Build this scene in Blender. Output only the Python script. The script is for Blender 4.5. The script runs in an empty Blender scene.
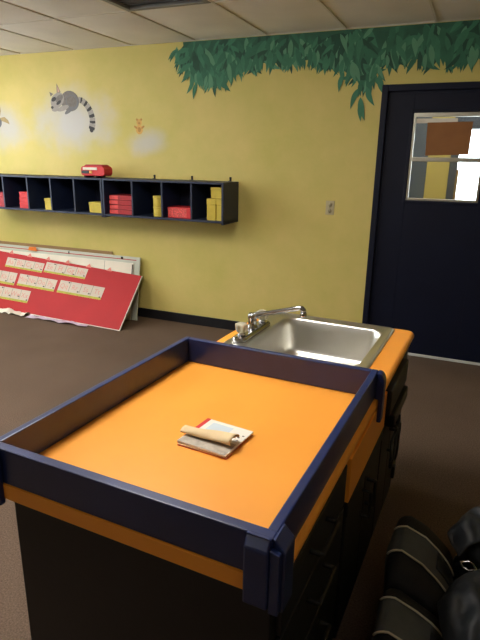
import bpy, bmesh, math, random
from mathutils import Vector, Matrix, noise
random.seed(7)
sc = bpy.context.scene
COL = sc.collection
PI = math.pi

# ------------------------------------------------------------------ numbers
D = 4.201          # back wall face
H = 2.387          # ceiling
WL, WR, WF = -5.25, 3.3, -5.2
IY = -0.0406       # turn of the island against the room
ZC, ZR = 0.765, 0.855

# ------------------------------------------------------------------ materials
def lin(c):
    r = []
    for v in c:
        v = v / 255.0
        r.append(v / 12.92 if v <= 0.04045 else ((v + 0.055) / 1.055) ** 2.4)
    return (r[0], r[1], r[2], 1.0)

MATS = {}
def mat(name, rgb, rough=0.6, metal=0.0, var=0.08, scale=6.0, bump=0.0, bscale=60.0, spec=0.5, coat=0.0, rvar=0.0):
    if name in MATS: return MATS[name]
    m = bpy.data.materials.new(name); m.use_nodes = True
    nt = m.node_tree; b = nt.nodes['Principled BSDF']
    b.inputs['Roughness'].default_value = rough
    b.inputs['Metallic'].default_value = metal
    b.inputs['Specular IOR Level'].default_value = spec
    if coat: b.inputs['Coat Weight'].default_value = coat; b.inputs['Coat Roughness'].default_value = .25
    tc = nt.nodes.new('ShaderNodeTexCoord')
    n = nt.nodes.new('ShaderNodeTexNoise'); n.inputs['Scale'].default_value = scale; n.inputs['Detail'].default_value = 5
    nt.links.new(tc.outputs['Object'], n.inputs['Vector'])
    cr = nt.nodes.new('ShaderNodeValToRGB')
    c = lin(rgb)
    cr.color_ramp.elements[0].position = 0.3; cr.color_ramp.elements[1].position = 0.7
    cr.color_ramp.elements[0].color = (c[0]*(1-var), c[1]*(1-var), c[2]*(1-var), 1)
    cr.color_ramp.elements[1].color = (min(1, c[0]*(1+var)), min(1, c[1]*(1+var)), min(1, c[2]*(1+var)), 1)
    nt.links.new(n.outputs['Fac'], cr.inputs['Fac'])
    nt.links.new(cr.outputs['Color'], b.inputs['Base Color'])
    if rvar:
        mr = nt.nodes.new('ShaderNodeMapRange')
        mr.inputs['To Min'].default_value = max(0, rough - rvar); mr.inputs['To Max'].default_value = min(1, rough + rvar)
        nt.links.new(n.outputs['Fac'], mr.inputs['Value']); nt.links.new(mr.outputs['Result'], b.inputs['Roughness'])
    if bump:
        n2 = nt.nodes.new('ShaderNodeTexNoise'); n2.inputs['Scale'].default_value = bscale; n2.inputs['Detail'].default_value = 4
        nt.links.new(tc.outputs['Object'], n2.inputs['Vector'])
        bp = nt.nodes.new('ShaderNodeBump'); bp.inputs['Strength'].default_value = bump; bp.inputs['Distance'].default_value = 0.01
        nt.links.new(n2.outputs['Fac'], bp.inputs['Height']); nt.links.new(bp.outputs['Normal'], b.inputs['Normal'])
    MATS[name] = m
    return m

def wall_material():
    m = bpy.data.materials.new('yellow_wall_paint'); m.use_nodes = True
    nt = m.node_tree; N = nt.nodes; L = nt.links; b = N['Principled BSDF']
    b.inputs['Roughness'].default_value = 0.55; b.inputs['Specular IOR Level'].default_value = 0.3
    tc = N.new('ShaderNodeTexCoord')
    n1 = N.new('ShaderNodeTexNoise'); n1.inputs['Scale'].default_value = 2.2; n1.inputs['Detail'].default_value = 6; n1.inputs['Roughness'].default_value = 0.6
    L.new(tc.outputs['Object'], n1.inputs['Vector'])
    cr = N.new('ShaderNodeValToRGB')
    cr.color_ramp.elements[0].position = 0.32; cr.color_ramp.elements[0].color = lin((201, 188, 104))
    cr.color_ramp.elements[1].position = 0.68; cr.color_ramp.elements[1].color = lin((217, 196, 120))
    L.new(n1.outputs['Fac'], cr.inputs['Fac'])
    col = cr.outputs['Color']
    # painted clouds: soft white patches, each with its own place and shape
    for (cx, cz, rx, rz, amt) in [(-3.50, 1.79, 0.60, 0.34, 0.92), (-2.70, 1.605, 0.27, 0.14, 0.75), (-4.33, 1.74, 0.34, 0.28, 0.85)]:
        mp = N.new('ShaderNodeMapping'); mp.vector_type = 'POINT'
        mp.inputs['Location'].default_value = (-cx / rx, 0, -cz / rz)
        mp.inputs['Scale'].default_value = (1 / rx, 0, 1 / rz)
        L.new(tc.outputs['Object'], mp.inputs['Vector'])
        ln = N.new('ShaderNodeVectorMath'); ln.operation = 'LENGTH'; L.new(mp.outputs['Vector'], ln.inputs[0])
        n2 = N.new('ShaderNodeTexNoise'); n2.inputs['Scale'].default_value = 5.0; n2.inputs['Detail'].default_value = 4
        L.new(tc.outputs['Object'], n2.inputs['Vector'])
        ad = N.new('ShaderNodeMath'); ad.operation = 'MULTIPLY_ADD'; ad.inputs[1].default_value = 0.9; 
        L.new(n2.outputs['Fac'], ad.inputs[0]); L.new(ln.outputs['Value'], ad.inputs[2])
        mr = N.new('ShaderNodeMapRange'); mr.interpolation_type = 'SMOOTHSTEP'
        mr.inputs['From Min'].default_value = 1.5; mr.inputs['From Max'].default_value = 0.6
        mr.inputs['To Min'].default_value = 0.0; mr.inputs['To Max'].default_value = amt
        L.new(ad.outputs['Value'], mr.inputs['Value'])
        mx = N.new('ShaderNodeMixRGB'); mx.inputs[2].default_value = lin((196, 194, 194))
        L.new(mr.outputs['Result'], mx.inputs[0]); L.new(col, mx.inputs[1]); col = mx.outputs['Color']
    L.new(col, b.inputs['Base Color'])
    n3 = N.new('ShaderNodeTexNoise'); n3.inputs['Scale'].default_value = 35; n3.inputs['Detail'].default_value = 3
    L.new(tc.outputs['Object'], n3.inputs['Vector'])
    bp = N.new('ShaderNodeBump'); bp.inputs['Strength'].default_value = 0.12; bp.inputs['Distance'].default_value = 0.01
    L.new(n3.outputs['Fac'], bp.inputs['Height']); L.new(bp.outputs['Normal'], b.inputs['Normal'])
    return m

def carpet_material():
    m = bpy.data.materials.new('brown_loop_carpet'); m.use_nodes = True
    nt = m.node_tree; N = nt.nodes; L = nt.links; b = N['Principled BSDF']
    b.inputs['Roughness'].default_value = 0.95; b.inputs['Specular IOR Level'].default_value = 0.1
    tc = N.new('ShaderNodeTexCoord')
    n1 = N.new('ShaderNodeTexNoise'); n1.inputs['Scale'].default_value = 160; n1.inputs['Detail'].default_value = 4
    n2 = N.new('ShaderNodeTexNoise'); n2.inputs['Scale'].default_value = 1.7; n2.inputs['Detail'].default_value = 4
    L.new(tc.outputs['Object'], n1.inputs['Vector']); L.new(tc.outputs['Object'], n2.inputs['Vector'])
    ad = N.new('ShaderNodeMath'); ad.operation = 'MULTIPLY_ADD'; ad.inputs[1].default_value = 0.35
    L.new(n2.outputs['Fac'], ad.inputs[0]); L.new(n1.outputs['Fac'], ad.inputs[2])
    cr = N.new('ShaderNodeValToRGB')
    cr.color_ramp.elements[0].position = 0.45; cr.color_ramp.elements[0].color = lin((80, 65, 54))
    cr.color_ramp.elements[1].position = 0.9; cr.color_ramp.elements[1].color = lin((118, 99, 84))
    L.new(ad.outputs['Value'], cr.inputs['Fac']); L.new(cr.outputs['Color'], b.inputs['Base Color'])
    bp = N.new('ShaderNodeBump'); bp.inputs['Strength'].default_value = 0.5; bp.inputs['Distance'].default_value = 0.006
    L.new(n1.outputs['Fac'], bp.inputs['Height']); L.new(bp.outputs['Normal'], b.inputs['Normal'])
    return m

def emission(name, rgb, s):
    m = bpy.data.materials.new(name); m.use_nodes = True
    nt = m.node_tree; nt.nodes.clear()
    e = nt.nodes.new('ShaderNodeEmission'); e.inputs['Color'].default_value = rgb; e.inputs['Strength'].default_value = s
    o = nt.nodes.new('ShaderNodeOutputMaterial'); nt.links.new(e.outputs[0], o.inputs[0])
    return m

def pane_glass():
    m = bpy.data.materials.new('window_glass'); m.use_nodes = True
    nt = m.node_tree; nt.nodes.clear()
    t = nt.nodes.new('ShaderNodeBsdfTransparent'); t.inputs['Color'].default_value = (0.93, 0.95, 0.95, 1)
    g = nt.nodes.new('ShaderNodeBsdfGlossy'); g.inputs['Roughness'].default_value = 0.02
    x = nt.nodes.new('ShaderNodeMixShader'); x.inputs[0].default_value = 0.07
    o = nt.nodes.new('ShaderNodeOutputMaterial')
    nt.links.new(t.outputs[0], x.inputs[1]); nt.links.new(g.outputs[0], x.inputs[2]); nt.links.new(x.outputs[0], o.inputs[0])
    return m

M_WALL = wall_material()
M_PLAIN = mat('plain_yellow_paint', (214, 194, 114), 0.6, var=0.05, scale=2)
M_CARPET = carpet_material()
M_TILE = mat('ceiling_tile', (232, 225, 214), 0.9, var=0.05, scale=3, bump=0.15, bscale=140, spec=0.1)
M_TBAR = mat('ceiling_grid', (216, 207, 192), 0.6, var=0.05)
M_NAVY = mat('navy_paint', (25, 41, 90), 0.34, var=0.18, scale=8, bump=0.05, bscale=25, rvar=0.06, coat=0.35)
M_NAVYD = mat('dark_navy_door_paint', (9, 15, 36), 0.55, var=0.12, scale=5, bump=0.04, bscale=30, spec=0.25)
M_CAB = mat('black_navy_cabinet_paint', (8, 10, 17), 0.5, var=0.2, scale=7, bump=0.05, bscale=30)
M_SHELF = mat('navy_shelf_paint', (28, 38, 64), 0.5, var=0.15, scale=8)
M_BASE = mat('black_baseboard', (16, 16, 22), 0.5, var=0.1)
M_ORANGE = mat('orange_laminate', (247, 162, 58), 0.42, var=0.05, scale=5, rvar=0.06)
M_STEEL = mat('brushed_steel', (224, 222, 215), 0.32, metal=1.0, var=0.06, scale=4, bump=0.02, bscale=200)
M_CHROME = mat('chrome', (178, 178, 180), 0.14, metal=1.0, var=0.03)
M_ALU = mat('aluminium', (190, 186, 172), 0.35, metal=0.9, var=0.06)
M_GLASS = pane_glass()
M_RED = mat('red_paper', (176, 34, 38), 0.75, var=0.07, scale=4, bump=0.1, bscale=8)
M_REDBOX = mat('red_card', (205, 40, 44), 0.55, var=0.1, scale=20)
M_REDDK = mat('dark_red_card', (165, 28, 34), 0.55, var=0.1, scale=20)
M_YEL = mat('yellow_card', (200, 176, 62), 0.6, var=0.08, scale=15)
M_WHITE = mat('white_board', (226, 216, 198), 0.5, var=0.04)
M_GREYW = mat('greenish_white_board', (190, 192, 176), 0.55, var=0.05)
M_PAPER = mat('white_paper', (232, 226, 212), 0.7, var=0.04)
M_CREAM = mat('cream_paper', (222, 196, 150), 0.7, var=0.08, scale=12)
M_LAV = mat('lavender_paper', (190, 172, 190), 0.7, var=0.08)
M_TAN = mat('tan_fibreboard', (150, 118, 78), 0.7, var=0.1)
M_BROWN = mat('brown_kraft_paper', (150, 99, 54), 0.75, var=0.08, scale=10)
M_BLACK = mat('black_fabric', (25, 27, 30), 0.75, var=0.25, scale=25, bump=0.3, bscale=180)
M_OLIVE = mat('dark_grey_canvas', (80, 85, 85), 0.8, var=0.15, scale=20, bump=0.2, bscale=220)
M_LEATHER = mat('black_leather', (30, 35, 40), 0.55, var=0.2, scale=10, bump=0.25, bscale=40)
M_PIPE = mat('pale_piping', (206, 202, 184), 0.6, var=0.06)
M_GREYM = mat('grey_metal', (122, 120, 116), 0.5, var=0.08)
M_DARKIN = mat('black_plastic', (18, 18, 20), 0.5, var=0.1)
M_OUTLET = mat('beige_plastic', (186, 174, 138), 0.45, var=0.04)
M_INKR = mat('rose_ink', (206, 142, 134), 0.8, var=0.05)
M_INKG = mat('grey_ink', (112, 104, 100), 0.8, var=0.05)
M_GRASS = mat('olive_border_ink', (176, 172, 72), 0.8, var=0.15, scale=40)
M_ACRYL = mat('clear_acrylic', (226, 222, 200), 0.15, var=0.03)
MATS['clear_acrylic'].node_tree.nodes['Principled BSDF'].inputs['Transmission Weight'].default_value = 0.55
G0 = mat('deep_green_paint', (42, 92, 70), 0.7, var=0.18, scale=9)
G1 = mat('green_paint', (50, 106, 80), 0.7, var=0.12, scale=14)
G2 = mat('mid_green_paint', (62, 122, 92), 0.7, var=0.12, scale=14)
G3 = mat('pale_green_paint', (92, 146, 112), 0.7, var=0.1, scale=14)
G4 = mat('dark_leaf_green_paint', (32, 78, 60), 0.7, var=0.12, scale=14)  # darkest of the mural's own leaf greens
P_GREY = mat('grey_mural_paint', (116, 109, 104), 0.7, var=0.2, scale=40)
P_LGREY = mat('light_grey_mural_paint', (156, 149, 142), 0.7, var=0.1, scale=40)
P_DGREY = mat('dark_grey_mural_paint', (58, 55, 56), 0.7, var=0.1, scale=40)
P_BLUE = mat('blue_grey_mural_paint', (112, 112, 114), 0.7, var=0.1, scale=30)
P_BROWN = mat('tan_mural_paint', (168, 146, 100), 0.7, var=0.15, scale=30)
P_BEAR = mat('ochre_mural_paint', (212, 166, 86), 0.7, var=0.1, scale=30)
P_BEARD = mat('brown_mural_paint', (184, 134, 66), 0.7, var=0.1, scale=30)
P_PINK = mat('pink_mural_paint', (204, 160, 140), 0.7, var=0.1, scale=30)

# ------------------------------------------------------------------ mesh builder
class MB:
    def __init__(s): s.bm = bmesh.new()
    def _merge(s, b, mi=0, smooth=False):
        me = bpy.data.meshes.new('tmp')
        for f in b.faces:
            f.material_index = mi
            if smooth: f.smooth = True
        b.to_mesh(me); b.free(); s.bm.from_mesh(me); bpy.data.meshes.remove(me)
        return s
    def box(s, x0, x1, y0, y1, z0, z1, bev=0.0, seg=2, mi=0, mtx=None):
        b = bmesh.new()
        bmesh.ops.create_cube(b, size=1.0)
        for v in b.verts:
            v.co = Vector(((v.co.x + .5) * (x1 - x0) + x0, (v.co.y + .5) * (y1 - y0) + y0, (v.co.z + .5) * (z1 - z0) + z0))
        if bev: bmesh.ops.bevel(b, geom=list(b.edges), offset=bev, segments=seg, affect='EDGES', profile=0.5)
        if mtx: bmesh.ops.transform(b, matrix=mtx, verts=b.verts)
        return s._merge(b, mi)
    def prism(s, pts, d0, d1, axis='z', mi=0, bev=0.0):
        """polygon pts (2D) extruded along axis"""
        b = bmesh.new()
        def P(p, d):
            if axis == 'z': return (p[0], p[1], d)
            if axis == 'y': return (p[0], d, p[1])
            return (d, p[0], p[1])
        a = [b.verts.new(P(p, d0)) for p in pts]; c = [b.verts.new(P(p, d1)) for p in pts]
        b.faces.new(a); b.faces.new(list(reversed(c)))
        n = len(pts)
        for i in range(n): b.faces.new((a[i], c[i], c[(i+1) % n], a[(i+1) % n]))
        bmesh.ops.recalc_face_normals(b, faces=b.faces)
        if bev: bmesh.ops.bevel(b, geom=list(b.edges), offset=bev, segments=2, affect='EDGES', profile=0.5)
        return s._merge(b, mi)
    def flat(s, pts, y, mi=0):
        """flat polygon on a wall plane, pts are (x, z)"""
        f = s.bm.faces.new([s.bm.verts.new((p[0], y, p[1])) for p in pts])
        f.material_index = mi
        return s
    def tube(s, pts, r, n=10, mi=0, closed=False):
        pts = [Vector(p) for p in pts]; b = bmesh.new(); rings = []
        m = len(pts)
        rr = r if isinstance(r, (list, tuple)) else [r] * m
        up = None
        for i, p in enumerate(pts):
            if closed: t = pts[(i+1) % m] - pts[i-1]
            else: t = pts[min(i+1, m-1)] - pts[max(i-1, 0)]
            t.normalize()
            if up is None:
                up = Vector((0, 0, 1)) if abs(t.z) < .9 else Vector((1, 0, 0))
            u = (up - t * up.dot(t)); 
            if u.length < 1e-4: u = t.orthogonal()
            u.normalize(); w = t.cross(u); up = u
            rings.append([b.verts.new(p + (u * math.cos(2*PI*k/n) + w * math.sin(2*PI*k/n)) * rr[i]) for k in range(n)])
        for i in range(m if closed else m - 1):
            A, B = rings[i], rings[(i+1) % m]
            for k in range(n): b.faces.new((A[k], A[(k+1) % n], B[(k+1) % n], B[k]))
        if not closed:
            b.faces.new(list(reversed(rings[0]))); b.faces.new(rings[-1])
        bmesh.ops.recalc_face_normals(b, faces=b.faces)
        return s._merge(b, mi, True)
    def lathe(s, prof, c, n=20, mi=0, smooth=True):
        b = bmesh.new(); rings = []
        for (r, z) in prof:
            rings.append([b.verts.new((c[0] + r*math.cos(2*PI*k/n), c[1] + r*math.sin(2*PI*k/n), c[2] + z)) for k in range(n)])
        for A, B in zip(rings, rings[1:]):
            for k in range(n): b.faces.new((A[k], A[(k+1) % n], B[(k+1) % n], B[k]))
        b.faces.new(list(reversed(rings[0]))); b.faces.new(rings[-1])
        bmesh.ops.recalc_face_normals(b, faces=b.faces)
        return s._merge(b, mi, smooth)
    def loft(s, rings, cap0=True, cap1=True, mi=0, smooth=True, closed=True):
        b = bmesh.new(); R = [[b.verts.new(p) for p in r] for r in rings]
        n = len(R[0])
        for A, B in zip(R, R[1:]):
            for k in range(n if closed else n - 1): b.faces.new((A[k], A[(k+1) % n], B[(k+1) % n], B[k]))
        if cap0: b.faces.new(list(reversed(R[0])))
        if cap1: b.faces.new(R[-1])
        bmesh.ops.recalc_face_normals(b, faces=b.faces)
        return s._merge(b, mi, smooth)
    def build(s, name, m, parent=None, label=None, autosmooth=False):
        me = bpy.data.meshes.new(name)
        o = bpy.data.objects.new(name, me); COL.objects.link(o)
        if parent is not None:
            r = parent
            while r.parent: r = r.parent
            off = Vector(r.get('_o', (0, 0, 0)))
            bmesh.ops.translate(s.bm, vec=-off, verts=s.bm.verts)
            o.parent = parent
        s.bm.to_mesh(me); s.bm.free()
        for x in (m if isinstance(m, (list, tuple)) else [m]): me.materials.append(x)
        if label: o['label'] = label
        return o

ROOTS = []
def thing(name, label, cat, loc, isl=False, group=None):
    o = bpy.data.objects.new(name, None); COL.objects.link(o); o.empty_display_size = 0.05
    o['_o'] = tuple(loc)
    if isl:
        a = IY; x, y, z = loc
        o.location = (x*math.cos(a) - y*math.sin(a), x*math.sin(a) + y*math.cos(a), z); o.rotation_euler = (0, 0, a)
    else: o.location = loc
    o['label'] = label; o['category'] = cat
    if group: o['group'] = group
    ROOTS.append(o)
    return o
def structure(name, mb, m, parent=None):
    o = mb.build(name, m, parent)
    if parent is None: o['kind'] = 'structure'
    return o

# ------------------------------------------------------------------ room shell
structure('floor', MB().box(WL-.1, WR+.1, WF-.1, D+.1, -.06, 0), M_CARPET)
# back wall with the doorway cut out
DX0, DX1, DZ = -0.705, 0.285, 2.006
wb = MB()
wb.box(WL-.1, DX0+.02, D, D+.12, 0, H+.1)
wb.box(DX1-.02, WR+.1, D, D+.12, 0, H+.1)
wb.box(DX0+.02, DX1-.02, D, D+.12, DZ-.02, H+.1)
WALLB = structure('wall_back', wb, M_WALL)
wl = MB()
ADDED_WINS = [(.7, 2.0), (2.2, 3.6)]  # out-of-view windows, added to let daylight into the room
WZ0, WZ1 = .85, 2.2
wl.box(WL-.1, WL, WF-.1, D, 0, WZ0); wl.box(WL-.1, WL, WF-.1, D, WZ1, H+.1)
wl.box(WL-.1, WL, WF-.1, ADDED_WINS[0][0], WZ0, WZ1); wl.box(WL-.1, WL, ADDED_WINS[0][1], ADDED_WINS[1][0], WZ0, WZ1); wl.box(WL-.1, WL, ADDED_WINS[1][1], D, WZ0, WZ1)
structure('wall_left', wl, M_PLAIN)
for k, (a, b_) in enumerate(ADDED_WINS):
    w_ = MB(); f = .04
    w_.box(WL-.09, WL+.01, a, a+f, WZ0, WZ1); w_.box(WL-.09, WL+.01, b_-f, b_, WZ0, WZ1); w_.box(WL-.09, WL+.01, a+f, b_-f, WZ0, WZ0+f); w_.box(WL-.09, WL+.01, a+f, b_-f, WZ1-f, WZ1)
    w_.box(WL-.08, WL-.02, (a+b_)/2-.02, (a+b_)/2+.02, WZ0+f, WZ1-f)
    wo = structure('window_%d' % (k+3), w_, M_ALU)
    MB().box(WL-.055, WL-.05, a+f, b_-f, WZ0+f, WZ1-f).build('pane', M_GLASS, wo)
structure('wall_right', MB().box(WR, WR+.1, WF-.1, D, 0, H+.1), M_PLAIN)
structure('wall_front', MB().box(WL-.1, WR+.1, WF-.1, WF, 0, H+.1), M_PLAIN)
bb = MB().box(WL, DX0, D-.012, D, 0, 0.09, .003)
structure('baseboard_back', bb, M_BASE)
structure('baseboard_left', MB().box(WL, WL+.012, WF, D-.013, 0, .09, .003), M_BASE)
structure('baseboard_right', MB().box(WR-.012, WR, WF, D-.013, 0, .09, .003), M_BASE)

# ceiling: sagging lay-in tiles on a grid
GX = [-5.25 - .0] + [-0.386 - .6095*k for k in range(7, -1, -1)] + [-0.386 + .6095*k for k in range(1, 6)] + [WR]
GY = [D, 3.27] + [3.27 - 1.22*k for k in range(1, 7)] + [WF]
LIGHTS = [(1, 1), (6, 2), (3, 2), (5, 5), (9, 3)]  # last two are added: one for glare in the sink, one as fill
POWER = [8.6, 14, 13.5, 3.2, 1.0]   # grid cells (ix, iy) that hold lamps
VENT = (5, 1)
ce = MB()
for i in range(len(GX) - 1):
    for j in range(len(GY) - 1):
        if (i, j) in LIGHTS or (i, j) == VENT: continue
        x0, x1, y1, y0 = GX[i], GX[i+1], GY[j], GY[j+1]
        n = 10; amp = random.uniform(.008, .017) * (1.15 if i < 6 else .7)
        tilt = random.uniform(-.003, .003)
        vs = [[ce.bm.verts.new((x0 + (x1-x0)*a/n, y0 + (y1-y0)*c/n,
               H + .004 - amp*math.sin(PI*a/n)**.8 * (.35 + .65*math.sin(PI*c/n)**.7) + tilt*(a/n-.5))) for c in range(n+1)] for a in range(n+1)]
        for a in range(n):
            for c in range(n):
                f = ce.bm.faces.new((vs[a][c], vs[a][c+1], vs[a+1][c+1], vs[a+1][c])); f.smooth = True
ce.box(WL-.1, WR+.1, WF-.1, D+.1, H+.1, H+.16)
CEIL = structure('ceiling', ce, M_TILE)
tb = MB()
for x in GX[1:-1]: tb.box(x-.007, x+.007, WF, D, H-.004, H+.006)
for y in GY[1:-1]: tb.box(WL, WR, y-.007, y+.007, H-.003, H+.006)
tb.box(WL, WR, D-.018, D, H-.003, H+.006)
structure('trim_1', tb, M_TBAR)

# lamps in the ceiling, unseen and placed to light the room
LAMPS = [emission('lamp_diffuser', (1.0, 0.96, 0.91, 1), p_) for p_ in POWER]
HALL_FILL = emission('hall_fill_diffuser', (1.0, 0.97, 0.93, 1), 6.5)  # unseen lamp added to brighten the hall
lampnames = ['white ceiling light panel near the left wall, nearest the mural wall', 'white ceiling light panel near the left wall, toward the front of the room',
             'white ceiling light panel above the island and behind the dark vent', 'unseen white light panel added at the far front of the room', 'dimmer unseen fill light panel added right of the island']
for k, (i, j) in enumerate(LIGHTS):
    x0, x1, y1, y0 = GX[i], GX[i+1], GY[j], GY[j+1]
    t = thing('ceiling_light', lampnames[k], 'ceiling light', ((x0+x1)/2, (y0+y1)/2, H), group='ceiling light panels')
    fr = MB()
    fr.box(x0+.008, x1-.008, y0+.008, y1-.008, H, H+.05, .003)
    fr.build('frame', M_TBAR, t)
    MB().box(x0+.05, x1-.05, y0+.05, y1-.05, H-.085, H-.001, .02).build('diffuser', LAMPS[k], t, 'glowing white wraparound diffuser')
# dark air vent
x0, x1, y1, y0 = GX[VENT[0]], GX[VENT[0]+1], GY[VENT[1]], GY[VENT[1]+1]
t = thing('ceiling_vent', 'dark grey air return vent set into the ceiling tiles', 'vent', ((x0+x1)/2, (y0+y1)/2, H))
fr = MB()
for (a, b_, c, d) in [(x0+.006, x0+.04, y0+.006, y1-.006), (x1-.04, x1-.006, y0+.006, y1-.006), (x0+.04, x1-.04, y0+.006, y0+.04), (x0+.04, x1-.04, y1-.04, y1-.006)]:
    fr.box(a, b_, c, d, H-.006, H+.02, .002)
fr.build('frame', M_GREYM, t)
lv = MB()
for k in range(28):
    y = y0 + .05 + (y1-y0-.1)*k/27
    lv.box(x0+.04, x1-.04, -.011, .011, -.0012, .0012, mtx=Matrix.Translation((0, y, H+.008)) @ Matrix.Rotation(.3, 4, 'X'))
lv.build('louvers', M_GREYM, t)
MB().box(x0+.02, x1-.02, y0+.02, y1-.02, H+.022, H+.05).build('backing', M_GREYM, t)

# ------------------------------------------------------------------ mural on the back wall
def leaf_pts(L, w, bend):
    P = []; n = 7
    for k in range(n+1):
        u = k/n; ww = w*math.sin(PI*u**.8)*(1-.25*u); P.append((u*L, ww + bend*math.sin(PI*u)))
    for k in range(n-1, 0, -1):
        u = k/n; ww = w*math.sin(PI*u**.8)*(1-.25*u); P.append((u*L, -ww + bend*math.sin(PI*u)))
    return P
TOP = H - .006
prof = [(-2.37, 2.22), (-2.30, 2.12), (-2.24, 2.03), (-2.17, 2.03), (-2.08, 1.99), (-1.99, 1.98), (-1.93, 2.02), (-1.88, 2.08), (-1.78, 2.11), (-1.66, 2.12), (-1.55, 2.13),
        (-1.40, 2.12), (-1.22, 2.13), (-1.06, 2.10), (-.98, 2.03), (-.90, 1.98), (-.84, 1.90), (-.78, 1.98), (-.72, 2.08), (-.62, 2.10), (-.40, 2.09), (-.1, 2.08), (.3, 2.08), (.7, 2.09)]
def pz(x):
    for (a, za), (b_, zb) in zip(prof, prof[1:]):
        if a <= x <= b_: return za + (zb - za)*(x - a)/(b_ - a)
    return 2.2
lm = MB()
poly = [(-2.33, TOP)] + [(x, z + .07) for x, z in prof if x > -2.36] + [(.7, TOP)]
lm.flat(list(reversed(poly)), D-.0012, 0)
cnt = 0
def leaf(x, z, L, w, ang, mi):
    global cnt
    cnt += 1
    P = leaf_pts(L, w, random.uniform(-.012, .012)); ca, sa = math.cos(ang), math.sin(ang); out = []
    for (a, b_) in P:
        X, Z = x + a*ca - b_*sa, z + a*sa + b_*ca
        out.append((X, min(Z, TOP)))
    lm.flat(out, D - .0014 - cnt*.000006, mi)
N_LEAF = 430
spots = []
for k in range(N_LEAF):
    x = random.uniform(-2.34, .6); lo = pz(x) + .05
    u = random.random()
    z = lo + .02 + (TOP - lo)*(1-u*.97)
    spots.append((x, z))
spots.sort(key=lambda s: -(s[1] - pz(s[0])) + random.uniform(-.12, .12))
for (x, z) in spots:
    L = random.uniform(.11, .20)
    ang = -PI/2 + random.gauss(0, .6)
    if x < -2.2: ang = -PI/2 - abs(random.gauss(.35, .45))
    dz = z - pz(x)
    avail = dz + random.uniform(-.005, .03)
    if -math.sin(ang)*L > avail: L = max(.07, avail/max(.3, -math.sin(ang)))
    r = random.random()
    mi = 1 if r < .36 else 2 if r < .6 else 3 if r < .72 else 4
    leaf(x, z, L, L*random.uniform(.11, .17), ang, mi)
# the fringe of leaf tips
for (x, z) in prof:
    for q in range(5):
        xx = x + random.uniform(-.05, .05); L = random.uniform(.1, .16)
        zz = pz(min(max(xx, -2.36), .69)) + L*.92 + random.uniform(0, .03)
        leaf(xx, min(zz, TOP-.01), L, L*.14, -PI/2 + random.gauss(0, .28), random.choice([1, 1, 2, 2, 3]))
for (x, z, L, a) in [(-2.27, 2.33, .14, PI+.2), (-2.26, 2.27, .15, PI+.35), (-2.25, 2.22, .16, PI+.5), (-2.26, 2.17, .13, PI+.8), (-2.23, 2.10, .13, PI+1.0), (-2.2, 2.08, .14, PI+1.3), (-.86, 1.93, .17, -1.3), (-.88, 1.99, .15, -1.9), (-.82, 2.0, .15, -1.1), (-.74, 2.08, .16, -1.2), (-.99, 2.1, .14, -1.8), (-.855, 1.9, .14, -1.5)]:
    leaf(x, z, L, L*.15, a, 2)
lm.build('leaf_mural', [G0, G1, G2, G3, G4], WALLB, 'painted band of drooping green leaves along the top of the wall')

def ell(cx, cz, rx, rz, a=0, n=20):
    return [(cx + rx*math.cos(t)*math.cos(a) - rz*math.sin(t)*math.sin(a), cz + rx*math.cos(t)*math.sin(a) + rz*math.sin(t)*math.cos(a)) for t in [2*PI*k/n for k in range(n)]]
# sleeping striped-tail animal (grey, ringed tail)
rc = MB(); yy = [D-.0012]
def fl(p, mi): yy[0] -= .00004; rc.flat(p, yy[0], mi)
tail = [(-3.420, 1.975), (-3.375, 1.965), (-3.33, 1.93), (-3.295, 1.88), (-3.275, 1.82), (-3.275, 1.77), (-3.29, 1.72)]
for k in range(len(tail)-1):
    a = Vector(tail[k]); b_ = Vector(tail[k+1]); d = (b_-a).normalized(); nn = Vector((-d.y, d.x))
    for h2, mi in ((0, 1), (.55, 2)):
        s_ = a + (b_-a)*h2; e = a + (b_-a)*(h2 + (.58 if h2 == 0 else .47))
        w = .026 + .004*k/3
        fl([tuple(s_ + nn*w), tuple(e + nn*w), tuple(e - nn*w), tuple(s_ - nn*w)], mi)
fl(ell(-3.29, 1.715, .022, .022), 2)
fl(ell(-3.515, 1.965, .105, .088, -.15), 0)
fl(ell(-3.49, 1.955, .075, .062, -.3), 3)
fl(ell(-3.495, 1.96, .06, .048, -.3), 0)
fl([(-3.66, 2.03), (-3.655, 2.12), (-3.615, 2.045)], 0)
fl([(-3.65, 2.04), (-3.65, 2.10), (-3.625, 2.05)], 4)
fl([(-3.735, 2.01), (-3.745, 2.05), (-3.70, 2.03)], 0)
fl(ell(-3.66, 1.975, .085, .06, .5), 1)
fl(ell(-3.635, 1.99, .05, .028, .5), 0)
fl(ell(-3.70, 1.985, .03, .018, .4), 2)
fl(ell(-3.645, 1.955, .032, .014, .5), 2)
fl(ell(-3.69, 1.90, .045, .022, .1), 1)
fl(ell(-3.725, 1.915, .016, .012), 2)
fl(ell(-3.60, 1.905, .07, .022, .25), 1)
fl(ell(-3.53, 1.885, .06, .018, .5), 3)
rc.build('raccoon_mural', [P_GREY, P_LGREY, P_DGREY, P_BLUE, P_PINK], WALLB, 'painted grey animal with a ringed tail asleep on a white cloud')
rc = MB()
fl(ell(-2.775, 1.715, .036, .04), 0); fl(ell(-2.775, 1.775, .028, .028), 0); fl(ell(-2.797, 1.798, .01, .01), 1); fl(ell(-2.753, 1.798, .01, .01), 1)
fl(ell(-2.775, 1.768, .012, .009), 1); fl(ell(-2.812, 1.735, .02, .009, -.6), 1); fl(ell(-2.738, 1.735, .02, .009, .6), 1); fl(ell(-2.775, 1.715, .016, .022), 1)
rc.build('bear_mural', [P_BEAR, P_BEARD], WALLB, 'small painted ochre bear sitting on a small cloud')
rc = MB()
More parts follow.
